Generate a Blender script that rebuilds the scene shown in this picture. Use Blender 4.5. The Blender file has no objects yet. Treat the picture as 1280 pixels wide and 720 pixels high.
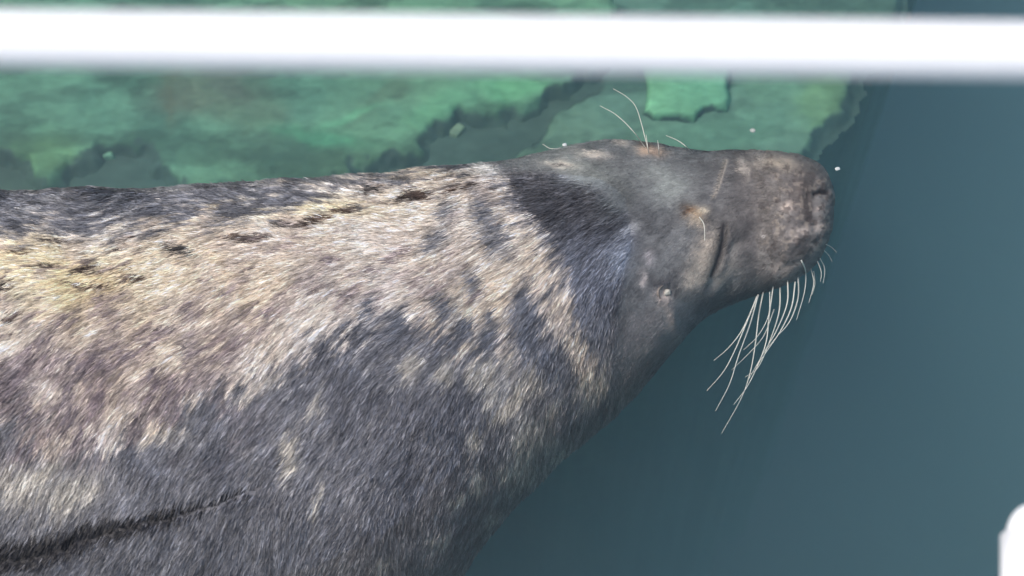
import bpy, bmesh, math, random
import numpy as np
from mathutils import Vector
from mathutils.bvhtree import BVHTree

random.seed(7)
rng = np.random.default_rng(7)
scene = bpy.context.scene
R = math.radians

# ------------------------------------------------------------------ camera
THETA = 65.0                       # degrees below the horizon
FPX = 2475.0                       # focal length in photo pixels (1280 wide)
DIST = 2.6
CAM = np.array([0.0, -DIST*math.cos(R(THETA)), DIST*math.sin(R(THETA))])
cd = bpy.data.cameras.new('camera')
cam = bpy.data.objects.new('camera', cd)
scene.collection.objects.link(cam)
cam.location = CAM
cam.rotation_euler = (R(90-THETA), 0, 0)
cd.sensor_width = 36.0
cd.lens = 36.0*FPX/1280.0
cd.clip_start = 0.05
cd.clip_end = 500
cd.dof.use_dof = True
cd.dof.focus_distance = 2.62
cd.dof.aperture_fstop = 4.0
cd.dof.aperture_blades = 0
scene.camera = cam

# ------------------------------------------------------------------ sky, sun, exposure
SUN_EL, SUN_AZ = 62.0, 268.0       # azimuth clockwise from +Y
w = bpy.data.worlds.new('World'); scene.world = w
w.use_nodes = True
nt = w.node_tree; nt.nodes.clear()
sky = nt.nodes.new('ShaderNodeTexSky'); sky.sky_type = 'NISHITA'; sky.sun_disc = False
sky.sun_elevation = R(SUN_EL); sky.sun_rotation = R(SUN_AZ)
sky.air_density = 1.0; sky.dust_density = 4.0; sky.ozone_density = 1.0
bg = nt.nodes.new('ShaderNodeBackground'); bg.inputs[1].default_value = 0.15
wo = nt.nodes.new('ShaderNodeOutputWorld')
nt.links.new(sky.outputs[0], bg.inputs[0]); nt.links.new(bg.outputs[0], wo.inputs[0])
sl = bpy.data.lights.new('sun', 'SUN'); sl.energy = 1.0; sl.angle = R(18); sl.color = (1.0, 0.95, 0.88)
so = bpy.data.objects.new('sun', sl); scene.collection.objects.link(so)
_d = Vector((math.sin(R(SUN_AZ))*math.cos(R(SUN_EL)), math.cos(R(SUN_AZ))*math.cos(R(SUN_EL)), math.sin(R(SUN_EL))))
so.rotation_euler = _d.to_track_quat('Z', 'Y').to_euler(); so.location = (0, 0, 8)
vs = scene.view_settings
vs.view_transform = 'Standard'; vs.look = 'None'; vs.exposure = 0.72; vs.gamma = 1.0; vs.use_curve_mapping = False
cy = scene.cycles
cy.use_denoising = True
cy.max_bounces = 6; cy.volume_bounces = 1; cy.transparent_max_bounces = 16
cy.sample_clamp_indirect = 4.0

# ------------------------------------------------------------------ helpers
S_, C_ = math.sin(R(THETA)), math.cos(R(THETA))
RIGHT = np.array([1.0, 0, 0]); UP = np.array([0, S_, C_]); FWD = np.array([0, C_, -S_])

def proj(P):
    d = P - CAM
    z = d @ FWD
    return 640 + FPX*(d @ RIGHT)/z, 360 - FPX*(d @ UP)/z

def ray(px, py):
    px = np.asarray(px, float); py = np.asarray(py, float)
    d = ((px-640)/FPX)[..., None]*RIGHT + ((360-py)/FPX)[..., None]*UP + FWD
    return d/np.linalg.norm(d, axis=-1, keepdims=True)

def on_z(px, py, z):
    d = ray(px, py)
    t = (z - CAM[2])/d[..., 2]
    return CAM + d*t[..., None]

def s2l(c):
    c = np.asarray(c, float)/255.0
    return np.where(c <= 0.04045, c/12.92, ((c+0.055)/1.055)**2.4)

_tab = rng.random((256, 256))
_tab3 = rng.random((64, 64, 64))
def vnoise(x, y):
    xi = np.floor(x).astype(int); yi = np.floor(y).astype(int)
    fx = x-xi; fy = y-yi
    fx = fx*fx*(3-2*fx); fy = fy*fy*(3-2*fy)
    a = _tab[xi & 255, yi & 255]; b = _tab[(xi+1) & 255, yi & 255]
    c = _tab[xi & 255, (yi+1) & 255]; d = _tab[(xi+1) & 255, (yi+1) & 255]
    return (a*(1-fx)+b*fx)*(1-fy) + (c*(1-fx)+d*fx)*fy
def fbm(x, y, s, oct=4, off=0.0, gain=0.5):
    v = 0; amp = 1.0; tot = 0; f = 1.0/s
    for o in range(oct):
        v = v + amp*vnoise(x*f+off+17.3*o, y*f+off*1.7+9.1*o); tot += amp
        amp *= gain; f *= 2.03
    return v/tot                     # 0..1, mean .5
def vnoise3(P):
    i = np.floor(P).astype(int); f = P-i; f = f*f*(3-2*f)
    v = 0
    for dx in (0, 1):
        for dy in (0, 1):
            for dz in (0, 1):
                wgt = (f[:, 0] if dx else 1-f[:, 0])*(f[:, 1] if dy else 1-f[:, 1])*(f[:, 2] if dz else 1-f[:, 2])
                v = v + wgt*_tab3[(i[:, 0]+dx) & 63, (i[:, 1]+dy) & 63, (i[:, 2]+dz) & 63]
    return v
def fbm3(P, s, oct=4):
    v = 0; amp = 1.0; tot = 0; f = 1.0/s
    for o in range(oct):
        v = v + amp*vnoise3(P*f + 11.7*o); tot += amp; amp *= 0.5; f *= 2.03
    return v/tot
def sstep(a, b, x):
    t = np.clip((x-a)/(b-a), 0, 1)
    return t*t*(3-2*t)
def seg_dist(x, y, poly):
    """distance to an open polyline and the parameter 0..1 along it"""
    best = np.full(x.shape, 1e9); par = np.zeros(x.shape)
    L = [math.hypot(poly[i+1][0]-poly[i][0], poly[i+1][1]-poly[i][1]) for i in range(len(poly)-1)]
    tot = sum(L); acc = 0
    for i in range(len(poly)-1):
        ax, ay = poly[i]; bx, by = poly[i+1]
        t = np.clip(((x-ax)*(bx-ax)+(y-ay)*(by-ay))/max(L[i]**2, 1e-9), 0, 1)
        d = np.hypot(x-ax-t*(bx-ax), y-ay-t*(by-ay))
        m = d < best
        best = np.where(m, d, best); par = np.where(m, (acc+t*L[i])/tot, par)
        acc += L[i]
    return best, par
def poly_sd(x, y, poly):
    """signed distance to a polygon, positive inside"""
    d, _ = seg_dist(x, y, list(poly)+[poly[0]])
    ins = np.zeros(x.shape, bool); n = len(poly)
    for i in range(n):
        ax, ay = poly[i]; bx, by = poly[(i+1) % n]
        if ay == by: continue
        c = ((ay > y) != (by > y)) & (x < (bx-ax)*(y-ay)/(by-ay)+ax)
        ins ^= c
    return np.where(ins, d, -d)
def blob(x, y, cx, cy_, rx, ry, ang=0.0):
    a = R(ang); dx = x-cx; dy = y-cy_
    u = dx*math.cos(a)+dy*math.sin(a); v = -dx*math.sin(a)+dy*math.cos(a)
    return np.exp(-((u/rx)**2+(v/ry)**2))

def mesh_np(name, V, F4=None, F3=None, smooth=True, col=None):
    me = bpy.data.meshes.new(name)
    V = np.ascontiguousarray(V, np.float32)
    n4 = 0 if F4 is None else len(F4); n3 = 0 if F3 is None else len(F3)
    me.vertices.add(len(V)); me.vertices.foreach_set('co', V.ravel())
    li = []
    if n4: li.append(np.asarray(F4).ravel())
    if n3: li.append(np.asarray(F3).ravel())
    li = np.concatenate(li).astype(np.int32)
    me.loops.add(len(li)); me.loops.foreach_set('vertex_index', li)
    st = np.concatenate([np.arange(n4)*4, n4*4+np.arange(n3)*3]).astype(np.int32)
    me.polygons.add(n4+n3); me.polygons.foreach_set('loop_start', st)
    me.polygons.foreach_set('use_smooth', np.full(n4+n3, smooth))
    me.update(calc_edges=True)
    if col is not None:
        at = me.color_attributes.new('coat', 'FLOAT_COLOR', 'POINT')
        c4 = np.ones((len(V), 4), np.float32); c4[:, :3] = col
        at.data.foreach_set('color', c4.ravel())
    me.validate()
    return me
def add_obj(name, data, mat=None, parent=None, **props):
    o = bpy.data.objects.new(name, data); scene.collection.objects.link(o)
    if mat is not None: data.materials.append(mat)
    if parent is not None: o.parent = parent
    for k, v in props.items(): o[k] = v
    return o
def tube_mesh(name, pts, radii, n=8, cap=True):
    pts = np.asarray(pts, float); m = len(pts)
    T = np.gradient(pts, axis=0); T /= np.linalg.norm(T, axis=1, keepdims=True)+1e-12
    ref = np.array([0, 0, 1.0]) if abs(T[0][2]) < .9 else np.array([1.0, 0, 0])
    A = np.cross(T, ref); A /= np.linalg.norm(A, axis=1, keepdims=True)+1e-12
    B = np.cross(T, A)
    a = np.arange(n)*2*math.pi/n
    V = pts[:, None]+np.asarray(radii)[:, None, None]*(np.cos(a)[None, :, None]*A[:, None]+np.sin(a)[None, :, None]*B[:, None])
    V = V.reshape(-1, 3)
    i = np.arange(m-1)[:, None]*n; j = np.arange(n)[None]
    j2 = (j+1) % n
    F4 = np.stack([i+j, i+j2, i+n+j2, i+n+j], -1).reshape(-1, 4)
    F3 = None
    if cap:
        V = np.vstack([V, pts[0], pts[-1]]); c0, c1 = m*n, m*n+1
        F3 = np.array([[c0, (k+1) % n, k] for k in range(n)]+[[c1, (m-1)*n+k, (m-1)*n+(k+1) % n] for k in range(n)])
    return mesh_np(name, V, F4, F3)
def box_mesh(name, lo, hi, bev=0.0):
    bm = bmesh.new(); bmesh.ops.create_cube(bm, size=1)
    for v in bm.verts:
        v.co = Vector([lo[k]+(v.co[k]+.5)*(hi[k]-lo[k]) for k in range(3)])
    if bev: bmesh.ops.bevel(bm, geom=bm.edges[:], offset=bev, segments=3, affect='EDGES', profile=.5)
    me = bpy.data.meshes.new(name); bm.to_mesh(me); bm.free()
    return me

# ------------------------------------------------------------------ materials
def mat(name):
    m = bpy.data.materials.new(name); m.use_nodes = True
    n = m.node_tree; n.nodes.clear()
    out = n.nodes.new('ShaderNodeOutputMaterial')
    return m, n, out
def nd(n, t, **kw):
    x = n.nodes.new(t)
    for k, v in kw.items():
        if hasattr(x, k): setattr(x, k, v)
    return x
def noise_bump(n, scale, strength, dist, detail=4, coord='Object', stretch=(1, 1, 1)):
    tc = nd(n, 'ShaderNodeTexCoord'); mp = nd(n, 'ShaderNodeMapping'); mp.inputs['Scale'].default_value = stretch
    no = nd(n, 'ShaderNodeTexNoise'); no.inputs['Scale'].default_value = scale; no.inputs['Detail'].default_value = detail
    bu = nd(n, 'ShaderNodeBump'); bu.inputs['Strength'].default_value = strength; bu.inputs['Distance'].default_value = dist
    n.links.new(tc.outputs[coord], mp.inputs[0]); n.links.new(mp.outputs[0], no.inputs['Vector'])
    n.links.new(no.outputs['Fac'], bu.inputs['Height'])
    return bu, no

def attr_mat(name, rough, spec, bscale, bstr, bdist, stretch=(1, 1, 1), vary=0.25):
    m, n, out = mat(name)
    at = nd(n, 'ShaderNodeAttribute'); at.attribute_name = 'coat'
    pb = nd(n, 'ShaderNodeBsdfPrincipled')
    bu, no = noise_bump(n, bscale, bstr, bdist, 5, stretch=stretch)
    mr = nd(n, 'ShaderNodeMapRange')
    mr.inputs['From Min'].default_value = .3; mr.inputs['From Max'].default_value = .7
    mr.inputs['To Min'].default_value = 1-vary; mr.inputs['To Max'].default_value = 1+vary
    n.links.new(no.outputs['Fac'], mr.inputs['Value'])
    mx = nd(n, 'ShaderNodeVectorMath', operation='SCALE')
    n.links.new(at.outputs['Color'], mx.inputs[0]); n.links.new(mr.outputs[0], mx.inputs['Scale'])
    n.links.new(mx.outputs[0], pb.inputs['Base Color'])
    n.links.new(bu.outputs[0], pb.inputs['Normal'])
    pb.inputs['Roughness'].default_value = rough; pb.inputs['Specular IOR Level'].default_value = spec
    n.links.new(pb.outputs[0], out.inputs[0])
    return m
M_skin = attr_mat('seal_skin', .5, .3, 240, .55, .0025, (.35, 1, 1), .12)
M_fur = attr_mat('seal_fur', .50, .35, 40, 0.0, .001, (1, 1, 1), .06)
M_rock = attr_mat('algae_rock', .8, .15, 55, .35, .005, (.7, 1.4, 1), .16)

def plain(name, col, rough=.5, spec=.5, bscale=None, bstr=.2, bdist=.001, vary=.0, coat=0):
    m, n, out = mat(name)
    pb = nd(n, 'ShaderNodeBsdfPrincipled')
    pb.inputs['Base Color'].default_value = (*col, 1); pb.inputs['Roughness'].default_value = rough
    pb.inputs['Specular IOR Level'].default_value = spec
    pb.inputs['Coat Weight'].default_value = coat
    if bscale:
        bu, no = noise_bump(n, bscale, bstr, bdist)
        n.links.new(bu.outputs[0], pb.inputs['Normal'])
        if vary:
            cr = nd(n, 'ShaderNodeValToRGB')
            cr.color_ramp.elements[0].position = .3; cr.color_ramp.elements[1].position = .7
            cr.color_ramp.elements[0].color = (*[c*(1-vary) for c in col], 1)
            cr.color_ramp.elements[1].color = (*[min(1, c*(1+vary)) for c in col], 1)
            n.links.new(no.outputs['Fac'], cr.inputs[0]); n.links.new(cr.outputs[0], pb.inputs['Base Color'])
    n.links.new(pb.outputs[0], out.inputs[0])
    return m
M_white = plain('white_paint', (.82, .82, .81), .4, .5, 60, .05, .001, .02)
M_conc = plain('quay_concrete', (.32, .31, .29), .85, .2, 14, .5, .004, .18)
M_silt = plain('silt', (.09, .10, .10), .9, .1, 1.2, .3, .03, .12)
M_whisk = plain('whisker_keratin', (.62, .64, .58), .35, .4)
M_foam = plain('foam', (.42, .45, .43), .6, .3, 300, .3, .001)
M_ear = plain('ear_tissue', (.42, .42, .38), .3, .5, 300, .3, .001, .1)
M_rim = plain('ear_rim', (.20, .175, .155), .5, .3, 300, .5, .001, .2)
M_lid = plain('dark_lid', (.03, .028, .027), .4, .5, 300, .3, .001, .1)

def water_mat():
    m, n, out = mat('water')
    tr = nd(n, 'ShaderNodeBsdfTransparent'); gl = nd(n, 'ShaderNodeBsdfGlossy'); gl.inputs['Roughness'].default_value = .03
    fr = nd(n, 'ShaderNodeFresnel'); fr.inputs['IOR'].default_value = 1.333
    mx = nd(n, 'ShaderNodeMixShader')
    bu, _ = noise_bump(n, 5.0, .12, .02, 3, stretch=(1, 2.2, 1))
    n.links.new(bu.outputs[0], fr.inputs['Normal']); n.links.new(bu.outputs[0], gl.inputs['Normal'])
    n.links.new(fr.outputs[0], mx.inputs[0]); n.links.new(tr.outputs[0], mx.inputs[1]); n.links.new(gl.outputs[0], mx.inputs[2])
    n.links.new(mx.outputs[0], out.inputs['Surface'])
    sc = nd(n, 'ShaderNodeVolumeScatter'); sc.inputs['Color'].default_value = (.22, .45, .55, 1); sc.inputs['Density'].default_value = .42
    ab = nd(n, 'ShaderNodeVolumeAbsorption'); ab.inputs['Color'].default_value = (.40, .72, .80, 1); ab.inputs['Density'].default_value = .22
    ad = nd(n, 'ShaderNodeAddShader')
    n.links.new(sc.outputs[0], ad.inputs[0]); n.links.new(ab.outputs[0], ad.inputs[1])
    n.links.new(ad.outputs[0], out.inputs['Volume'])
    return m
M_water = water_mat()

# ------------------------------------------------------------------ the setting: water, sea floor, quay
add_obj('water', box_mesh('water', (-20, -20, -3.6), (20, 20, 0.0)), M_water, kind='structure',
        label='still murky blue-green sea water round the seal', category='water')
add_obj('sea_floor', box_mesh('sea_floor', (-30, -30, -3.5), (30, 30, -3.2)), M_silt, kind='structure')

DECK = 0.706
EDGE = -0.632
walk = add_obj('walkway', box_mesh('walkway', (-9, EDGE-.62, DECK-.07), (9, EDGE, DECK), .012), M_conc, kind='structure')
for x in (-6, -3, 3, 6):            # piles that carry the narrow walkway, well outside the picture
    add_obj('pile', tube_mesh('pile', np.linspace((x, EDGE-.31, -3.3), (x, EDGE-.31, DECK-.06), 6), np.full(6, .11), 20), M_conc, walk)

# ------------------------------------------------------------------ underwater ledge and algae-covered rocks
KA = 1.0
def green(c): return s2l(c)*KA
def slab(name, poly, ztop, zbot, colfun, label=None, step=.005, edge=.03, rough=6, relief=.008, seed=0., base=None, **props):
    """a lumpy rock whose outline is a pixel polygon laid on the plane z=ztop"""
    P = on_z(np.array([p[0] for p in poly]), np.array([p[1] for p in poly]), ztop)
    x0, y0 = P[:, 0].min()-.06, P[:, 1].min()-.06; x1, y1 = P[:, 0].max()+.06, P[:, 1].max()+.06
    nx = int((x1-x0)/step)+2; ny = int((y1-y0)/step)+2
    X, Y = np.meshgrid(np.linspace(x0, x1, nx), np.linspace(y0, y1, ny), indexing='ij')
    x, y = X.ravel(), Y.ravel()
    wx = x + .05*(fbm(x, y, .09, 4, seed+3)-.5)*rough/6 + .022*(fbm(x, y, .025, 3, seed+5)-.5)*rough/6
    wy = y + .05*(fbm(x, y, .09, 4, seed+8)-.5)*rough/6 + .022*(fbm(x, y, .025, 3, seed+11)-.5)*rough/6
    sd = poly_sd(wx, wy, [(p[0], p[1]) for p in P])
    t = sstep(-edge*.5, edge*.5, sd)
    rel = relief*(fbm(x, y, .12, 4, seed+1)-.5)*2 + relief*.5*(fbm(x, y, .035, 3, seed+2)-.5)*2
    z = zbot + (ztop-zbot+rel)*t
    keep = t > 0.0
    idx = np.arange(nx*ny).reshape(nx, ny)
    F = np.stack([idx[:-1, :-1], idx[1:, :-1], idx[1:, 1:], idx[:-1, 1:]], -1).reshape(-1, 4)
    F = F[keep[F].any(1)]
    used = np.unique(F); mp = np.full(nx*ny, -1); mp[used] = np.arange(len(used))
    V = np.stack([x, y, z], 1)[used]
    px, py = proj(V)
    col = colfun(px, py, V, seed)
    if base is not None:              # bare stone shows where the algae mat ends, along a ragged line
        tb = (sd/edge)[used] + .9*(fbm(V[:, 0], V[:, 1], .03, 3, seed+77)-.5)
        mk = sstep(.10, .30, tb)[:, None]
        col = base(px, py, V, 2.)*(1-mk)+col*mk
    me = mesh_np(name, V, mp[F], col=col)
    return add_obj(name, me, M_rock, **({'label': label} if label else {}), **props)

def algae_col(base, var=.22, stains=(), patch=1.0):
    base = np.array(base, float)
    def f(px, py, V, seed):
        X, Y = V[:, 0], V[:, 1]
        n = fbm(X, Y, .16, 4, seed+31)-.5
        n2 = fbm(X, Y, .03, 3, seed+41)-.5
        wx = X+.03*(fbm(X, Y*2.5, .04, 3, seed+61)-.5); wy = Y+.02*(fbm(X, Y, .05, 3, seed+63)-.5)
        pa = fbm(wx*.7, wy*1.5, .085, 5, seed+65, .55)
        pb = fbm(wx*.6, wy*1.7, .045, 4, seed+67, .55)
        k = 1+var*2*n+var*1.4*n2+patch*(.42*sstep(.525, .565, pa)-.26*sstep(.46, .42, pa)+.16*sstep(.55, .58, pb)-.16*sstep(.43, .40, pb))
        c = green(base)[None]*k[:, None]
        hue = fbm(X, Y, .22, 3, seed+51)-.5
        c = c*np.stack([1+.35*hue, 1+.05*hue, 1-.25*hue], 1)
        for (cx, cy_, rx, ry, ang, rgb, amt) in stains:
            m = np.clip(blob(px+30*(n2), py+60*n, cx, cy_, rx, ry, ang)*1.5, 0, 1)*amt
            c = c*(1-m[:, None])+(green(rgb)[None]*(.6+.4*k)[:, None])*m[:, None]
        return c
    return f
BARE = algae_col((54, 77, 69), .12, (), .5)

# broad low ledge; its right edge is the drop-off into deep water
slab('rock_ledge', [(-1500, -900), (1350, -900), (1180, -60), (1128, 0), (1120, 60), (1052, 95), (1050, 140), (1012, 165), (990, 195), (950, 230), (780, 330), (300, 400), (-1500, 430)],
     -.56, -3.25, BARE, step=.012, edge=.03, relief=.005, seed=2., kind='structure')
GRP = 'algae-covered rocks on the ledge'
BIG = [(-900, -500), (780, -500), (780, 60), (745, 96), (735, 88), (712, 120), (690, 122), (655, 140), (640, 130), (628, 150), (570, 142),
       (556, 165), (545, 160), (530, 190), (490, 192), (452, 200), (455, 218), (425, 214), (430, 236), (410, 300), (220, 310), (218, 235), (196, 205), (180, 172),
       (128, 172), (125, 190), (95, 198), (85, 216), (68, 228), (45, 222), (38, 205), (0, 195), (-120, 190), (-900, 180)]
slab('rock', BIG, -.535, -.565, algae_col((74, 114, 92), .12,
     [(250, 115, 60, 26, 0, (82, 94, 79), .9), (215, 110, 8, 42, 0, (79, 89, 70), .75), (310, 135, 60, 30, 20, (79, 104, 84), .75), (285, 108, 30, 16, 25, (70, 82, 73), .7),
      (190, 60, 90, 30, 0, (75, 122, 96), .5), (480, 130, 40, 10, -35, (73, 101, 80), .8), (60, 130, 60, 30, 30, (72, 113, 94), .6),
      (400, 170, 50, 10, 10, (79, 151, 115), .7), (640, 120, 40, 22, -10, (92, 158, 113), .7), (550, 150, 40, 14, -20, (91, 154, 115), .5), (60, 200, 40, 25, 0, (96, 141, 96), .6),
      (345, 196, 18, 3, -5, (60, 96, 79), .8), (375, 180, 16, 3, -8, (60, 96, 79), .8), (285, 222, 16, 3, -5, (60, 96, 79), .8), (350, 222, 26, 3, 2, (56, 91, 77), .8), (380, 210, 22, 3, 30, (63, 99, 82), .6), (430, 150, 40, 4, -10, (94, 159, 122), .6)]),
     'wide rock shelf under green algae with a lobed, ragged edge behind the seal', category='rock', group=GRP, seed=5., step=.004, edge=.035, base=BARE)
slab('rock', [(800, 60), (915, 60), (912, 132), (880, 136), (868, 146), (815, 146), (800, 138), (806, 110)], -.53, -.565, algae_col((100, 162, 128), .08, (), .35),
     'small bright green algae-topped rock behind the seal\'s brow', category='rock', group=GRP, seed=9., step=.003, edge=.02, rough=2.5, base=BARE)
slab('rock', [(740, -40), (1130, -40), (1120, 30), (1075, 92), (1068, 140), (1030, 168), (1005, 190), (990, 206), (940, 214), (880, 210), (700, 230), (640, 190), (680, 170), (705, 140), (745, 110)],
     -.545, -.57, algae_col((68, 98, 84), .08, [(1030, 130, 30, 40, 0, (96, 136, 90), .6), (900, 165, 90, 20, -5, (92, 140, 116), .6), (960, 110, 40, 30, 0, (84, 126, 100), .6)]),
     'dull green rock shelf beyond the seal\'s muzzle, at the drop-off', category='rock', group=GRP, seed=13., step=.005, edge=.03, rough=5, base=BARE)
slab('rock', [(558, 160), (574, 152), (584, 160), (572, 171), (560, 170)], -.552, -.58, algae_col((88, 112, 92), .08),
     'tiny round stone in the dark gap beside the wide algae shelf', category='rock', group=GRP, seed=17., step=.002, edge=.008, rough=3, relief=.002)
slab('rock', [(126, 193), (142, 188), (146, 194), (130, 199)], -.552, -.58, algae_col((92, 134, 110), .06),
     'small pale stone in the notch of the wide algae shelf', category='rock', group=GRP, seed=19., step=.002, edge=.008, rough=3, relief=.002)

# ------------------------------------------------------------------ the seal
seal = bpy.data.objects.new('grey_seal', None); scene.collection.objects.link(seal)
seal.empty_display_size = .2
seal['label'] = 'mottled grey seal floating at the surface with its head just under water'
seal['category'] = 'seal'

# outline: photo x, top edge y, bottom edge y, height/width ratio, exposure (zc = -b*e)
ST = np.array([
    [-1420, 500, 640, .16, 1.6], [-1330, 470, 660, .18, 1.6], [-1230, 500, 650, .30, 1.4], [-1120, 480, 690, .55, 1.15], [-950, 420, 760, .75, .95],
    [-700, 320, 850, .80, .70], [-400, 262, 900, .80, .64], [-150, 244, 905, .80, .60], [0, 239, 900, .80, .60], [150, 237, 885, .80, .62],
    [300, 230, 860, .80, .64], [400, 224, 835, .80, .66], [480, 218, 800, .80, .69], [560, 209, 742, .80, .74], [610, 203, 672, .80, .79],
    [650, 197, 625, .80, .82], [700, 184, 574, .80, .86], [740, 175, 540, .80, .90], [765, 172, 518, .80, .95], [790, 174, 496, .80, 1.02], [820, 180, 464, .82, 1.09],
    [850, 186, 430, .84, 1.14], [870, 189, 406, .85, 1.18], [890, 190, 390, .86, 1.22], [915, 189, 380, .86, 1.26], [950, 188, 367, .84, 1.32], [975, 189, 359, .82, 1.40], [995, 191, 351, .80, 1.5],
    [1010, 195, 341, .80, 1.62], [1021, 200, 330, .82, 1.8], [1030, 207, 316, .85, 2.1], [1036, 216, 302, .9, 2.6], [1040, 226, 288, .95, 3.6], [1042, 238, 270, 1.0, 8.]])
xs = np.concatenate([np.linspace(-1420, -60, 110, endpoint=False), np.linspace(-60, 740, 230, endpoint=False),
                     np.linspace(740, 1015, 185, endpoint=False), np.linspace(1015, 1042, 30)])
def interp(col):
    v = np.interp(xs, ST[:, 0], ST[:, col])
    # smooth along the body without rounding off the blunt nose
    dense = np.linspace(-1420, 1042, 2463); d = np.interp(dense, ST[:, 0], ST[:, col])
    k = np.exp(-0.5*(np.arange(-40, 41)/13.)**2); k /= k.sum()
    sm = np.convolve(np.pad(d, 40, mode='edge'), k, mode='valid')
    wgt = sstep(1035, 985, dense)
    k2 = np.exp(-0.5*(np.arange(-6, 7)/2.)**2); k2 /= k2.sum()
    sm2 = np.convolve(np.pad(d, 6, mode='edge'), k2, mode='valid')
    return np.interp(xs, dense, sm*wgt+sm2*(1-wgt))
ytop, ybot, kr, ex = interp(1), interp(2), interp(3), interp(4)
half = (ybot-ytop)/2*1.05e-3
a = half/np.sqrt(S_**2+(kr*C_)**2); yc = ((360-(ytop+ybot)/2)*1.05e-3)/S_
tt = np.linspace(0, 2*math.pi, 73)[:-1]
EXP = 2.25
def sup(t):
    c, s = np.cos(t), np.sin(t)
    return np.sign(c)*np.abs(c)**(2/EXP), np.sign(s)*np.abs(s)**(2/EXP)
cs, sn = sup(tt)
nose_z = -.078
for it in range(40):
    b = a*kr
    zc = np.where(xs < 940, -b*ex, 0)
    z2 = -b*ex
    m = sstep(930, 1000, xs)
    zc = -b*np.minimum(ex, 1.3)*(1-m) + (nose_z-.004)*m
    depth = np.einsum('ij,j->i', np.stack([0*a, yc, zc], 1)-CAM, FWD)
    Xw = (xs-640)/FPX*depth
    P = np.stack([np.repeat(Xw[:, None], 72, 1), yc[:, None]+a[:, None]*cs, zc[:, None]+b[:, None]*sn], -1)
    _, py = proj(P.reshape(-1, 3)); py = py.reshape(len(xs), 72)
    et, eb = py.min(1)-ytop, py.max(1)-ybot
    yc += (et+eb)/2*1.0e-3/S_
    a = np.maximum(a*(1 - ((eb-et)/2)/np.maximum((ybot-ytop)/2, 1)*.9), .0015)
b = a*kr
# ring parameter, denser where the camera looks (t from about -20 to 215 degrees)
tv = np.concatenate([np.linspace(R(-25), R(215), 330, endpoint=False), np.linspace(R(215), R(335), 60, endpoint=False)])
NT = len(tv); NS = len(xs)
cs, sn = sup(tv)
P = np.stack([np.repeat(Xw[:, None], NT, 1), yc[:, None]+a[:, None]*cs, zc[:, None]+b[:, None]*sn], -1)

def grid_normals(P):
    du = np.gradient(P, axis=0)
    dv = np.roll(P, -1, 1)-np.roll(P, 1, 1)
    N = np.cross(du, dv); N /= np.linalg.norm(N, axis=2, keepdims=True)+1e-12
    cen = np.stack([Xw, yc, zc], 1)[:, None]
    flip = np.sum((P-cen)*N, 2) < 0
    N[flip] *= -1
    return N
N = grid_normals(P)
V0 = P.reshape(-1, 3); N0 = N.reshape(-1, 3)
px, py = proj(V0)
vis = (N0 @ -FWD) > -.05

# relief of head and body
EYE = [(906, 282), (905, 300), (902, 318), (896, 336), (891, 346)]
SCAR = [(908, 203), (903, 218), (898, 234), (893, 246)]
CREASE = [(-260, 745), (-60, 722), (0, 701), (60, 690), (130, 664), (200, 648), (260, 630), (325, 606)]
NOSTRIL = [(1036, 240), (1027, 238), (1020, 241)]
disp = np.zeros(len(V0))
d, p_ = seg_dist(px, py, EYE)
env = np.sin(np.clip(p_, .02, .98)*math.pi)**.4
disp += -.0055*np.exp(-(d/4.0)**2)*env
sidex = px-np.interp(py, [282, 346], [906, 891])
disp += .0035*np.exp(-((sidex-9)/6.)**2)*sstep(270, 295, py)*sstep(360, 335, py)
disp += .0025*np.exp(-((sidex+10)/7.)**2)*sstep(270, 295, py)*sstep(365, 335, py)
disp += -.004*blob(px, py, 893, 356, 7, 12, 30)
d, p_ = seg_dist(px, py, NOSTRIL); disp += -.004*np.exp(-(d/2.6)**2)
disp += -.0018*blob(px, py, 1012, 262, 10, 30, 5)
disp += .003*blob(px, py, 1026, 252, 8, 6)
d, p_ = seg_dist(px, py, SCAR); disp += .0012*np.exp(-(d/2.5)**2)
disp += .005*blob(px, py, 868, 268, 16, 13) + .004*blob(px, py, 815, 188, 16, 8)
# ear: a dimple with a raised rim
re = np.hypot(px-833, (py-366)*1.0)
disp += .0018*np.exp(-((re-11)/5.)**2)*(px < 836) - .0025*np.exp(-(re/7.)**2)
disp += .003*blob(px, py, 842, 398, 5, 18, -12)
disp += -.006*blob(px, py, 905, 372, 9, 30, 38)
disp += -.003*blob(px, py, 800, 330, 14, 50, 20)
d, p_ = seg_dist(px, py+12*(fbm(px, py, 10, 2, 91.)-.5), CREASE); disp += -.0035*np.exp(-(d/(11-8*p_))**2)*(px < 330)*sstep(-260, -100, px)
headm = sstep(760, 830, px)
disp += headm*.004*(fbm(px, py, 48, 3, 3.3)-.5)*2
pad = sstep(925, 965, px)
disp += pad*.0016*(fbm(px, py, 9, 2, 7.7)-.5)*2
disp += (1-headm)*.006*(fbm(px, py, 70, 3, 4.4)-.5)*2
disp += -.004*blob(px, py, 930, 300, 45, 10, -35) + .006*blob(px, py, 975, 310, 30, 30)
disp[~vis] *= 0
P = (V0+N0*disp[:, None]).reshape(NS, NT, 3)
N = grid_normals(P); N0 = N.reshape(-1, 3)
V0 = P.reshape(-1, 3)

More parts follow.
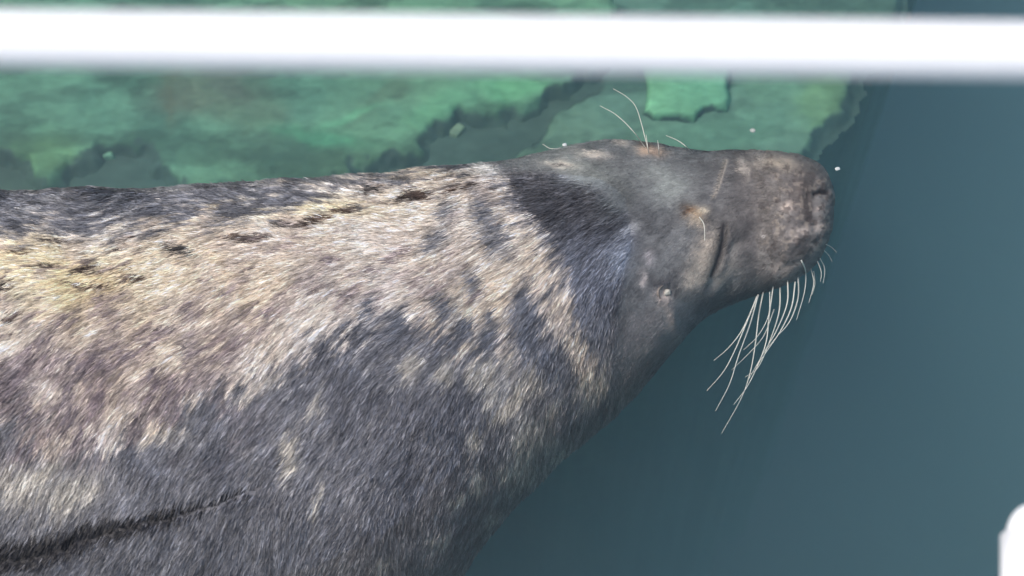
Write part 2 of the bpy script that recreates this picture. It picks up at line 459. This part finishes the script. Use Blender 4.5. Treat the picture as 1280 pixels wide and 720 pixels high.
# ---- pigment of the coat, plus a painted sky sheen at the neck cap --------------------------------------------------
PALE = [(-300, 300), (0, 300), (200, 285), (340, 264), (430, 240), (540, 224), (610, 214), (650, 228), (640, 258), (684, 290), (708, 340), (716, 390), (738, 440),
        (758, 478), (738, 482), (705, 436), (690, 415), (676, 376), (660, 352), (650, 382), (642, 440), (600, 430), (560, 400), (520, 392), (450, 402), (400, 430),
        (330, 470), (250, 490), (190, 530), (120, 560), (60, 560), (0, 500), (-300, 500)]
CAP = [(638, 226), (700, 217), (748, 234), (786, 268), (796, 295), (786, 330), (770, 380), (755, 430), (738, 430), (722, 380), (714, 340), (690, 288), (655, 252)]
HEAD = [(600, 190), (640, 213), (700, 217), (748, 234), (786, 268), (796, 295), (786, 330), (775, 380), (770, 440), (760, 520), (800, 560), (1300, 420), (1300, 100), (700, 120)]
SPOTS = [(8, 355, 20, 7, 5), (72, 301, 16, 4, 5), (30, 316, 13, 4, 0), (110, 336, 20, 6, -5), (112, 355, 34, 5, 5), (166, 343, 18, 7, 25), (60, 333, 12, 4, 0), (118, 325, 9, 3, 0),
         (232, 312, 22, 6, 20), (216, 303, 8, 4, 0), (154, 309, 9, 4, 0), (172, 298, 7, 3, 0), (312, 298, 26, 6, 5), (400, 276, 28, 5, -15), (380, 284, 20, 3, -10), (525, 243, 17, 8, 5),
         (505, 250, 16, 3, -10), (22, 395, 12, 5, -20), (300, 292, 10, 3, 0), (590, 232, 14, 4, 5), (570, 236, 10, 4, -10), (470, 240, 20, 4, -12), (440, 262, 20, 4, -14), (356, 282, 14, 4, -5)]
MAUVE = [(90, 395, 22, 10, -20), (145, 395, 14, 18, 0), (250, 385, 16, 9, -30), (325, 408, 14, 9, -30), (345, 378, 10, 6, -30), (200, 420, 18, 8, -30), (60, 440, 40, 12, -20), (130, 450, 45, 20, -20),
         (210, 480, 40, 16, -25), (120, 500, 40, 20, -30), (20, 480, 40, 14, -20), (270, 440, 26, 10, -30), (170, 440, 26, 12, -40), (300, 360, 12, 6, -30), (150, 370, 10, 5, -20), (60, 420, 14, 6, -20),
         (380, 350, 12, 6, -40), (420, 330, 12, 5, -40), (470, 340, 9, 5, -40), (500, 310, 14, 7, -40), (440, 370, 12, 8, -45), (530, 350, 12, 6, -45), (60, 520, 26, 14, -30), (30, 560, 26, 12, -30)]
DARK = [(628, 294, 9, 22, -28), (607, 262, 12, 13, 0), (594, 352, 9, 17, -20), (660, 380, 12, 19, -22), (655, 402, 13, 22, -10), (617, 400, 9, 16, -10), (664, 420, 14, 22, -20), (612, 300, 6, 16, -20),
        (560, 265, 10, 10, 0), (545, 300, 16, 8, -30), (690, 445, 15, 22, -20), (560, 380, 10, 14, -20), (612, 420, 9, 14, -20), (700, 455, 16, 22, 0), (585, 405, 9, 13, -10), (500, 400, 9, 18, 20), (470, 385, 8, 14, 20)]
LIGHT = [(92, 545, 26, 14, -20), (205, 520, 32, 14, 35), (185, 540, 12, 10, 0), (370, 560, 6, 26, 15), (372, 580, 10, 14, 10), (330, 480, 24, 10, -40), (25, 600, 40, 24, -30), (90, 620, 40, 22, -30), (60, 585, 26, 12, -30), (405, 615, 5, 18, 15),
         (735, 462, 14, 16, 20), (748, 470, 12, 8, 0), (640, 500, 24, 12, -35), (690, 510, 14, 9, -30), (660, 545, 14, 22, 10), (680, 540, 18, 16, 30), (735, 500, 13, 7, -30), (655, 585, 22, 14, -20), (600, 600, 12, 16, -20), (618, 640, 14, 10, -30), (595, 540, 9, 14, 15),
         (520, 450, 10, 20, 20), (610, 470, 18, 26, -15), (560, 460, 10, 16, 25), (640, 455, 10, 16, 20), (576, 625, 10, 12, 0), (555, 670, 12, 8, 0), (785, 480, 14, 6, -20), (775, 498, 16, 5, -35), (700, 565, 18, 5, -40), (480, 700, 14, 5, -20), (665, 470, 12, 18, 10), (400, 500, 5, 20, 20)]
HEADMARK = [  # x, y, rx, ry, angle, colour, amount
    (735, 214, 48, 17, 14, (108, 113, 110), .6), (774, 246, 20, 22, 40, (106, 111, 109), .5), (800, 420, 50, 26, -42, (118, 114, 114), .5), (800, 440, 18, 6, -30, (140, 132, 126), .5), (790, 462, 12, 5, -40, (140, 132, 126), .5),
    (703, 205, 18, 5, 3, (176, 170, 160), .8), (700, 206, 10, 2.2, 3, (84, 84, 84), .6), (745, 191, 20, 5, 5, (160, 154, 146), .75), (778, 178, 12, 4, 5, (140, 134, 128), .7),
    (614, 212, 16, 7, 10, (190, 186, 178), .8), (816, 189, 16, 6, 10, (146, 130, 116), .85), (808, 182, 8, 3, 20, (96, 80, 70), .7), (838, 235, 26, 18, -10, (122, 128, 125), .5), (820, 215, 22, 10, 10, (112, 117, 115), .5),
    (790, 285, 10, 7, -20, (164, 166, 168), .5), (868, 266, 12, 9, 20, (142, 126, 106), .9), (862, 262, 5, 4, 0, (118, 88, 62), .8), (880, 262, 6, 4, 0, (160, 152, 136), .7), (873, 278, 10, 5, 20, (138, 130, 118), .7), (856, 262, 6, 10, 0, (72, 68, 66), .5),
    (884, 318, 16, 34, 18, (124, 118, 110), .75), (876, 340, 16, 22, 30, (130, 124, 116), .6), (864, 352, 9, 12, 30, (158, 150, 140), .65), (914, 330, 8, 26, 14, (118, 116, 112), .5), (904, 352, 7, 22, 35, (126, 120, 114), .6),
    (812, 322, 7, 9, -20, (150, 146, 150), .45), (806, 348, 4, 9, -15, (156, 150, 148), .6), (830, 370, 9, 10, 0, (140, 132, 128), .8), (828, 354, 14, 6, -10, (72, 72, 76), .5), (846, 362, 5, 10, 0, (70, 70, 72), .6), (838, 398, 6, 20, -12, (136, 128, 124), .7), (848, 425, 8, 10, 20, (122, 116, 112), .5),
    (930, 212, 5, 14, -15, (146, 140, 132), .6), (945, 208, 8, 5, 20, (140, 134, 126), .5), (975, 205, 26, 9, 8, (138, 130, 118), .5), (985, 258, 8, 6, -10, (146, 136, 128), .7), (1005, 240, 12, 30, 0, (92, 84, 80), .5), (1012, 255, 6, 34, 4, (78, 71, 68), .5), (1028, 258, 8, 3, -30, (134, 124, 118), .6),
    (1002, 288, 14, 6, -8, (136, 128, 122), .7), (990, 298, 6, 5, 0, (140, 132, 126), .7), (1026, 284, 5, 5, 0, (140, 132, 126), .6), (1018, 310, 8, 8, 0, (122, 114, 108), .5), (975, 338, 12, 10, 0, (120, 112, 108), .6), (996, 330, 10, 4, -15, (130, 122, 118), .5), (955, 294, 3, 5, 20, (138, 136, 134), .6), (978, 338, 5, 4, 0, (138, 130, 126), .5),
    (935, 370, 40, 9, -18, (74, 68, 67), .6), (900, 380, 14, 12, 0, (92, 86, 84), .5), (770, 500, 60, 14, -42, (110, 101, 97), .6), (820, 455, 30, 12, -45, (112, 103, 99), .6), (780, 320, 16, 30, 10, (124, 130, 138), .5)]  # last entry: bluish wet sheen painted at the cap's edge

KF = 1.0
def coat(px, py, V, st=None, fk=None):
    if fk is None: fk = np.full(len(px), .5)
    if st is None: st = np.full(len(px), .5)
    n1 = fbm(px, py, 34, 4, 1.1); n2 = fbm(px, py, 11, 3, 2.2); n3 = fbm(px, py, 5, 2, 3.3); n4 = fbm(px, py, 90, 3, 4.6)
    wx = px+26*(n1-.5)+22*(n2-.5); wy = py+30*(fbm(px, py, 34, 4, 6.1)-.5)+24*(fbm(px, py, 11, 3, 7.2)-.5)
    c = np.empty((len(px), 3))
    c[:] = (108, 109, 114)
    c *= (1+.16*(n1-.5)*2+.10*(n3-.5)*2)[:, None]
    def mix(m, rgb):
        nonlocal c
        m = np.clip(m, 0, 1)[:, None]
        c = c*(1-m)+np.asarray(rgb, float)[None]*m
    # flecks over the grey flank and back
    fl = sstep(.54, .70, .35*n2+.35*n1+.30*st)*(.25+.75*sstep(620, 420, py)+.5*sstep(240, 0, px))
    mix(.7*fl, (164, 162, 160))
    mix(.5*sstep(.60, .75, n3)*sstep(310, 270, py)*sstep(640, 560, px), (150, 146, 142))
    for (x, y, rx, ry, an) in LIGHT:
        mix(np.clip(1.5*blob(wx, wy, x, y, rx, ry, an)*(.40+.9*n2+2.5*(st-.5)), 0, .88), (190, 184, 172))
    # the pale saddle
    sd = poly_sd(wx, wy, PALE)
    m = sstep(-20, 20, sd+26*(n1-.5)+18*(n2-.5)+120*(st-.5))
    pale = np.empty_like(c); pale[:] = (218, 205, 188)
    pale[:] += ((n4-.5)*2)[:, None]*np.array([10, 16, 26]) + ((n2-.5)*2)[:, None]*np.array([26, 26, 24])
    yel = blob(px, py, 60, 340, 140, 50)+blob(px, py, 380, 260, 110, 16)
    pale += np.clip(yel, 0, 1)[:, None]*np.array([12, 8, -14])
    c = c*(1-m[:, None])+pale*m[:, None]
    # greyish and mauve clouding inside the saddle
    cl = sstep(.50, .66, n1*.6+n2*.4)*m
    mix(.45*cl, (164, 152, 149))
    mv = sum(np.clip(1.4*blob(wx, wy, x, y, rx, ry, an), 0, 1) for (x, y, rx, ry, an) in MAUVE)
    mix(np.clip(mv, 0, 1)*(.40+.9*(n2-.3)+2.2*(st-.5)), (120, 108, 110))
    mv2 = sstep(.50, .62, fbm(px, py, 26, 4, 12.5))*sstep(370, 440, py)*sstep(600, 540, py)*sstep(380, 200, px)
    mix(mv2*(.7+2.5*(st-.5)), (112, 103, 106))
    for (x, y, rx, ry, an) in DARK:
        mix(np.clip(1.6*blob(px+12*(n2-.5)+14*(n1-.5), py+16*(n3-.5)+12*(n1-.5), x, y, rx, ry, an), 0, .9)*(.62+.5*n2+2.2*(st-.5)), (100, 104, 112))
    sd = poly_sd(wx, wy, PALE)
    sp = np.zeros(len(px))
    for (x, y, rx, ry, an) in SPOTS:
        sp = np.maximum(sp, blob(px+26*(n2-.5), py+12*(n3-.5)+8*(n1-.5), x, y, rx, ry, an))
    br = (fbm(px, py, 30, 2, 21.)-.5)*80
    sm = sstep(.32, .62, sp*(.55+.9*n3))
    c = c*(1-.9*sm[:, None]) + .9*sm[:, None]*np.stack([62+.6*br, 52+.3*br, 46+.1*br], 1)
    mix(.62*sstep(.62, .74, fk+.35*(n1-.5))*sstep(-5, 25, sd)*sstep(215, 330, py), (126, 113, 112))
    mix(.55*sstep(.63, .76, fk)*sstep(10, -20, sd)*(.45+.55*sstep(640, 480, py)), (168, 167, 166))
    # dark cap on the neck; lower part lightened and blued as painted sky sheen
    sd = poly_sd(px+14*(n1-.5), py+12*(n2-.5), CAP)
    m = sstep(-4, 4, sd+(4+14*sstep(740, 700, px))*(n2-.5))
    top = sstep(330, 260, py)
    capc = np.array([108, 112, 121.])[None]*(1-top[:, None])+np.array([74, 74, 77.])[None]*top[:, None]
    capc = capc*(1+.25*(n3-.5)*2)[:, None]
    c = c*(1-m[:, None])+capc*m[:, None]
    # smooth submerged head
    sd = poly_sd(px, py, HEAD)
    m = sstep(-4, 5, sd+4*(n2-.5))*sstep(520, 430, py)
    m = np.maximum(m, sstep(-4, 5, sd)*sstep(800, 830, px))
    hc = np.array([106, 109, 111.])[None]*(1+.20*(n1-.5)*2+.10*(n3-.5)*2+.10*(n2-.5)*2+.25*(n4-.5))[:, None]
    hc = hc + (sstep(850, 960, px))[:, None]*np.array([-3, -9, -12.])
    c = c*(1-m[:, None])+hc*m[:, None]
    mix(m*.28*sstep(.54, .68, .5*n1+.5*n2), (142, 142, 139))
    mix(m*.22*sstep(.46, .34, .5*n1+.5*n2), (74, 74, 76))
    for (x, y, rx, ry, an, rgb, amt) in HEADMARK:
        mix(np.clip(1.25*blob(px+7*(n2-.5)+5*(n3-.5), py+7*(fbm(px, py, 9, 2, 31.)-.5), x, y, rx, ry, an), 0, 1)*min(1, amt*1.25)*(.60+.8*n3), np.minimum(np.array(rgb)*(1.30 if sum(rgb) > 330 else .92), 235))
    # scars, follicles on the muzzle
    d, p_ = seg_dist(px+3*(n3-.5), py, SCAR); mix(.75*np.exp(-(d/2.4)**2), (172, 164, 152))
    fol = sstep(.60, .74, fbm(px, py, 6.0, 2, 41.))*sstep(930, 975, px)*sstep(345, 300, py)
    mix(.55*fol, (150, 141, 130))
    fol = sstep(.58, .70, fbm(px, py, 5.0, 2, 47.))*sstep(925, 965, px)
    mix(.55*fol, (68, 62, 60))
    d, p_ = seg_dist(px, py, EYE)
    mix(.9*np.exp(-(d/(2.8+2.2*(1-p_)))**2), (38, 36, 36))
    d, p_ = seg_dist(px, py, NOSTRIL); mix(.9*np.exp(-(d/2.6)**2), (38, 34, 34))
    # brown tinge low on the flank, dark wet fold behind the flipper
    yb = np.interp(px, ST[:, 0], ST[:, 2])
    mix(.55*sstep(110, 10, yb-py)*sstep(420, 560, px)*sstep(860, 800, px), (112, 104, 99))
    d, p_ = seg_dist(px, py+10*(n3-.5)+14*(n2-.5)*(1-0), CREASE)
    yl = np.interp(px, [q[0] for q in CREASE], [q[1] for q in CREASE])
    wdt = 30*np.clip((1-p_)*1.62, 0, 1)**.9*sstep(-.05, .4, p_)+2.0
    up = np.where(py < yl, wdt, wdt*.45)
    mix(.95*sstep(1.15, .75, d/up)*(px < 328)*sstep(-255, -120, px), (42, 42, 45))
    # underside, away from view: plain grey
    return s2l(np.clip(c, 4, 250))*KF

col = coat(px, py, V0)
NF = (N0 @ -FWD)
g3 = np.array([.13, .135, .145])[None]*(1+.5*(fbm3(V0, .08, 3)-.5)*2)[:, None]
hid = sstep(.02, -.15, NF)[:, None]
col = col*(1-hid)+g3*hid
idx = np.arange(NS*NT).reshape(NS, NT)
F4 = np.stack([idx[:-1], np.roll(idx, -1, 1)[:-1], np.roll(idx, -1, 1)[1:], idx[1:]], -1).reshape(-1, 4)
Vb = np.vstack([V0, P[0].mean(0), P[-1].mean(0)+np.array([.0008, 0, 0])])
c0, c1 = NS*NT, NS*NT+1
F3 = np.array([[c0, idx[0, (k+1) % NT], idx[0, k]] for k in range(NT)]+[[c1, idx[-1, k], idx[-1, (k+1) % NT]] for k in range(NT)])
# orientation check
q = F4[(NS//2)*NT+NT//4]
nn = np.cross(Vb[q[1]]-Vb[q[0]], Vb[q[2]]-Vb[q[0]])
if nn @ N0[q[0]] < 0:
    F4 = F4[:, ::-1]; F3 = F3[:, ::-1]
colb = np.vstack([col, col[0], col[-1]])
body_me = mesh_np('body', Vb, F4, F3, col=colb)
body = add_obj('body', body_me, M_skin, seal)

# ---- fur: short flat hairs lying along the coat ----------------------------
NH = 360000
A4 = P[:-1]; quadA = np.linalg.norm(np.cross(P[1:]-P[:-1], np.roll(P, -1, 1)[:-1]-P[:-1]), axis=2)
pxg, pyg = px.reshape(NS, NT), py.reshape(NS, NT)
NFg = NF.reshape(NS, NT)
wgt = quadA*(NFg[:-1] > -.12)*(pxg[:-1] > -420)*sstep(1000, 930, pxg[:-1])
wgt *= np.where(pyg[:-1] > 900, .3, 1)*np.where(pxg[:-1] < -40, .35, 1)*np.where(pyg[:-1] > 760, .5, 1)
wgt = wgt.ravel(); wgt /= wgt.sum()
ch = rng.choice(len(wgt), NH, p=wgt)
ci, cj = ch//NT, ch % NT
u, v = rng.random(NH), rng.random(NH)
def bil(G):
    j2 = (cj+1) % NT
    return (G[ci, cj]*((1-u)*(1-v))[:, None]+G[ci+1, cj]*(u*(1-v))[:, None]+G[ci, j2]*((1-u)*v)[:, None]+G[ci+1, j2]*(u*v)[:, None])
root = bil(P); nrm = bil(N); nrm /= np.linalg.norm(nrm, axis=1, keepdims=True)+1e-12
hx, hy = proj(root)
yt = np.interp(hx, xs, ytop); yb = np.interp(hx, xs, ybot)
wv = np.clip((hy-yt)/(yb-yt), 0, 1)
phi = np.interp(wv, [0, .08, .16, .24, .32, .42, .58, 1], [3, 7, 16, 30, 41, 51, 61, 67])
headk = np.maximum(sstep(-6, 6, poly_sd(hx, hy, HEAD))*sstep(540, 430, hy), sstep(800, 830, hx))
phi = phi*(1-.25*headk)
phi = phi + 34*(fbm(hx, hy, 70, 2, 61.)-.5)
# streak value: fine noise averaged along the lie of the hair, so that neighbours in a lock agree
sx0, sy0 = -np.cos(np.radians(phi)), np.sin(np.radians(phi))
def lic(seed, width, length, n=11):
    v = 0
    for t in np.linspace(-1, 1, n):
        v = v + vnoise((hx+sx0*length*t)/width+seed, (hy+sy0*length*t)/width+seed*1.3)
    v = v/n
    return .5+(v-v.mean())/v.std()*.12
streak = .6*lic(5.5, 2.6, 10, 8)+.4*lic(9.5, 5.0, 20)
fleck_v = lic(25.5, 4.2, 10, 7)
lockv = lic(15.5, 2.0, 8, 8)
phi = phi + 12*(fbm(hx, hy, 22, 2, 63.)-.5) + rng.normal(0, 4.5, NH)
ph = np.radians(phi)
d3 = -np.cos(ph)[:, None]*RIGHT - np.sin(ph)[:, None]*UP
vn = nrm @ -FWD
lam = np.where(vn > .12, -(np.sum(d3*nrm, 1))/np.where(np.abs(vn) < .12, 1, vn), 0)
T = d3 + lam[:, None]*(-FWD)
T -= np.sum(T*nrm, 1)[:, None]*nrm
ln = np.linalg.norm(T, axis=1); T /= ln[:, None]+1e-9
stretch = np.clip(ln, 1, 1.6)
L = (.0125*rng.uniform(.6, 1.35, NH)*(1-headk)+.0065*rng.uniform(.6, 1.3, NH)*headk)*stretch
lift = (.10+.10*rng.random(NH))*(1-.6*headk)
wd = rng.uniform(.0006, .0014, NH)*(1-.35*headk)
B = np.cross(nrm, T)
roll = rng.normal(0, .45, NH)
Wv = B*np.cos(roll)[:, None]+nrm*np.sin(roll)[:, None]
bend = rng.normal(0, .06, NH)
mid = root+T*(L*.55)[:, None]+nrm*(L*lift*.75)[:, None]+B*(bend*L*.25)[:, None]
tip = root+T*L[:, None]+nrm*(L*lift*.95)[:, None]+B*(bend*L)[:, None]
base = root-nrm*.0012[()] if False else root-nrm*.0012
hw = (wd*.5)[:, None]
VH = np.stack([base-Wv*hw, base+Wv*hw, mid+Wv*hw*.9, mid-Wv*hw*.9, tip], 1).reshape(-1, 3)
k = np.arange(NH)[:, None]*5
FH4 = k+np.array([[0, 1, 2, 3]]); FH3 = k+np.array([[3, 2, 4]])
jt = rng.normal(0, 4.5, NH)*(1-.8*headk)          # colour boundaries break up along the lie of the hair
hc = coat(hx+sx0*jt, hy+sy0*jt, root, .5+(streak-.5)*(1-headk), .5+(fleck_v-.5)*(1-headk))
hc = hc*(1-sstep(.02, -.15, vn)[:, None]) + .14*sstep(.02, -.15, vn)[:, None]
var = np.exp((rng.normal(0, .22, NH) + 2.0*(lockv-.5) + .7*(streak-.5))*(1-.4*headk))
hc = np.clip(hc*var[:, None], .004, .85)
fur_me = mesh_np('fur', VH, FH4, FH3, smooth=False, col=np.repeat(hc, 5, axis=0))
fur = add_obj('fur', fur_me, M_fur, seal, kind='stuff')

# ---- whiskers --------------------------------------------------------------
bvh = BVHTree.FromPolygons([tuple(x) for x in Vb[:NS*NT]], [tuple(f) for f in F4.tolist()])
def hit(x, y):
    d = ray(x, y)
    h = bvh.ray_cast(Vector(CAM), Vector(d))
    return None if h[0] is None else np.array(h[0])
def hair(name, pts, zfree, r0, r1, seg=22):
    pts = np.array(pts, float)
    # smooth curve through the photo points (Catmull-Rom)
    Q = np.vstack([2*pts[0]-pts[1], pts, 2*pts[-1]-pts[-2]])
    out = []
    for i in range(1, len(Q)-2):
        for t in np.linspace(0, 1, 8, endpoint=False):
            out.append(.5*((2*Q[i])+(-Q[i-1]+Q[i+1])*t+(2*Q[i-1]-5*Q[i]+4*Q[i+1]-Q[i+2])*t*t+(-Q[i-1]+3*Q[i]-3*Q[i+1]+Q[i+2])*t**3))
    out.append(Q[-2]); out = np.array(out)
    W = []
    h0 = hit(*out[0])
    z0 = h0[2]-.0015 if h0 is not None else zfree
    for n_, (x, y) in enumerate(out):
        s = n_/(len(out)-1)
        z = z0+(zfree-z0)*sstep(0, .35, np.array(s))
        p = on_z(np.array(x), np.array(y), float(z))
        h = hit(x, y)
        if h is not None and n_ > 0 and p[2] < h[2]+.001:
            dd = h-CAM; dd /= np.linalg.norm(dd)
            p = h-dd*.0015
        W.append(p)
    W = np.array(W)
    s = np.linspace(0, 1, len(W))
    return add_obj(name, tube_mesh(name, W, r0+(r1-r0)*s**1.2, 6), M_whisk, seal)
def crop2(l): return [(760+x/2.769, 300+y/2.769) for x, y in l]
WH = [[(538, 178), (522, 260), (510, 360), (492, 460), (460, 550), (393, 670)],
      [(572, 160), (558, 260), (548, 350), (520, 430), (480, 510), (435, 570)],
      [(596, 165), (592, 250), (560, 350), (520, 440), (475, 475)],
      [(520, 190), (492, 290), (452, 400), (420, 500), (372, 592)],
      [(516, 195), (482, 280), (440, 380), (400, 455), (342, 522)],
      [(505, 225), (465, 310), (420, 370), (367, 417)],
      [(622, 140), (620, 220), (585, 310), (545, 380), (482, 490)],
      [(648, 145), (636, 230), (600, 310), (560, 370), (515, 435)],
      [(658, 128), (658, 200), (630, 280), (580, 340), (530, 400)],
      [(668, 68), (684, 110), (680, 180), (652, 278)],
      [(702, 98), (712, 150), (695, 218)],
      [(712, 108), (716, 150), (706, 190)],
      [(733, 62), (750, 100), (745, 150)],
      [(724, 72), (738, 110), (735, 145)],
      [(748, 36), (765, 54), (776, 76)],
      [(753, 14), (775, 26), (792, 44)],
      [(560, 180), (556, 260), (520, 330), (470, 380)],
      [(575, 240), (540, 330), (490, 390), (428, 450)]]
for i, l in enumerate(WH):
    hair('whisker', crop2(l), -.095+.012*math.sin(i*2.1), .00105 if i < 10 else .0007, .0003)
def crop3(l): return [(640+x/2.909, 60+y/2.909) for x, y in l]
for l in ([(485, 362), (440, 302), (380, 244), (320, 210)], [(498, 384), (490, 350), (455, 225), (420, 180), (368, 148)], [(497, 384), (492, 350), (488, 315)], [(534, 388), (533, 360), (529, 335)],
          [(658, 384), (630, 356), (600, 335), (560, 318)]):
    hair('brow_whisker', crop3(l), -.004, .0006, .0003)
hair('brow_whisker', [(874, 271), (880, 281), (881, 301)], -.01, .0008, .0004)
hair('brow_whisker', [(712, 184), (690, 186), (678, 180)], -.03, .0006, .0003)

# ---- ear plug, nostril, flippers -----------------------------------------------
h = hit(834, 365)
bm = bmesh.new(); bmesh.ops.create_icosphere(bm, subdivisions=3, radius=.0056)
for vv in bm.verts:
    vv.co.x *= .95; vv.co.z *= .7; vv.co *= 1+.22*math.sin(vv.co.x*520+1)*math.cos(vv.co.y*610)
em = bpy.data.meshes.new('ear'); bm.to_mesh(em); bm.free()
for p_ in em.polygons: p_.use_smooth = True
em.transform(__import__('mathutils').Matrix.Translation(Vector(h-FWD*.0005)))
ear = add_obj('ear', em, M_ear, seal)
ear['label'] = 'small pale ear opening'
rim_pts = [hit(832+9.5*math.cos(t), 366-9.5*math.sin(t)) for t in np.linspace(R(110), R(235), 18)]
rs = np.linspace(0, 1, 18)
add_obj('ear_rim', tube_mesh('ear_rim', np.array(rim_pts), 0.0006+.0018*np.sin(rs*math.pi)*(.6+.4*rs), 10), M_rim, ear)
def flipper(side):
    pts = []; i0 = int(np.argmin(np.abs(xs-(470 if side < 0 else 430))))
    t0 = R(212) if side < 0 else R(-35)
    c_, s_ = math.cos(t0), math.sin(t0)
    o = np.array([Xw[i0], yc[i0]+a[i0]*c_*.93, zc[i0]+b[i0]*s_*.93])
    n = 26; V = []
    for i in range(n):
        s = i/(n-1)
        cen = o+np.array([-.36*s, side*.03*s, -.05*s])
        wdh = .075*(1-.25*s)*(1-max(0, s-.86)/.14*.8)
        th = .028*(1-.8*s)
        for kk in range(16):
            an = kk*math.pi/8
            V.append(cen+np.array([0, .25*side*math.cos(an)*wdh+math.sin(an)*th, math.cos(an)*wdh]))
    V = np.array(V)
    i = np.arange(n-1)[:, None]*16; j = np.arange(16)[None]; j2 = (j+1) % 16
    F = np.stack([i+j, i+j2, i+16+j2, i+16+j], -1).reshape(-1, 4)
    F3 = [[(n-1)*16, (n-1)*16+q, (n-1)*16+q+1] for q in range(1, 15)]+[[0, q+1, q] for q in range(1, 15)]
    return add_obj('flipper', mesh_np('flipper', V, F, F3, col=np.full((len(V), 3), .11)), M_skin, seal)
flipper(-1); flipper(1)

# ------------------------------------------------------------------ flecks on the water
def fleck(x, y, z, r, label):
    bm = bmesh.new(); bmesh.ops.create_icosphere(bm, subdivisions=2, radius=r)
    for vv in bm.verts:
        vv.co *= 1+.35*(random.random()-.5); vv.co.z *= .45; vv.co.x *= 1.25
    me = bpy.data.meshes.new('foam_fleck'); bm.to_mesh(me); bm.free()
    for p_ in me.polygons: p_.use_smooth = True
    o = add_obj('foam_fleck', me, M_foam); o.location = on_z(np.array(x), np.array(y), z)
    o['label'] = label; o['category'] = 'foam'; o['group'] = 'foam flecks on the water'
fleck(1047, 211, .0005, .0030, 'tiny white foam fleck floating just off the seal\'s nose')
fleck(941, 163, -.25, .0034, 'tiny pale fleck drifting behind the seal\'s muzzle')
fleck(706, 181, .0005, .0026, 'tiny white fleck at the far side of the seal\'s crown')

# ------------------------------------------------------------------ white guard rail
pl = on_z(np.array([0., 1280.]), np.array([48., 63.]), 1.508)
dirv = pl[1]-pl[0]; dirv /= np.linalg.norm(dirv); midp = (pl[0]+pl[1])/2
RR = .0142
rail = bpy.data.objects.new('guard_rail', None); scene.collection.objects.link(rail)
rail['label'] = 'white painted tubular guard rail running along the walkway edge above the seal'
rail['category'] = 'railing'
e0, e1 = midp-dirv*3.0, midp+dirv*3.0
add_obj('top_rail', tube_mesh('top_rail', np.linspace(e0, e1, 40), np.full(40, RR), 28), M_white, rail)
for s in (-2.97, -1.0, 1.0, 2.97):
    t = midp+dirv*s
    add_obj('post', tube_mesh('post', np.linspace((t[0], t[1], DECK-.10), (t[0], t[1], 1.508), 8), np.full(8, .017), 20), M_white, rail)
    add_obj('bracket', box_mesh('bracket', (t[0]-.045, EDGE-.004, DECK-.06), (t[0]+.045, t[1]+.006, DECK-.012), .006), M_white, rail)

# ------------------------------------------------------------------ white pipe end over the quay edge
pe = on_z(np.array(1293.), np.array(641.), DECK+.036)
stub = bpy.data.objects.new('pipe_end', None); scene.collection.objects.link(stub)
stub['label'] = 'white pipe with a rounded end cap poking out over the walkway edge'
stub['category'] = 'pipe'
ys = pe[1]
tilt = -.10
def ax(s): return (pe[0]+tilt*s, ys-s, DECK+.036)
add_obj('pipe', tube_mesh('pipe', [ax(s) for s in np.linspace(.022, .55, 12)], np.full(12, .029), 28), M_white, stub)
ss = np.linspace(0, 1, 14)
rr = .0245*np.sqrt(np.clip(1-(1-ss*1.0)**2.2, 0, 1))
add_obj('end_cap', tube_mesh('end_cap', [ax(-.008+.034*s) for s in ss], np.maximum(rr, .0004), 28), M_white, stub)
add_obj('clamp', box_mesh('clamp', (pe[0]+tilt*.2-.05, ys-.26, DECK-.004), (pe[0]+tilt*.2+.05, ys-.2, DECK+.05), .006), M_white, stub)
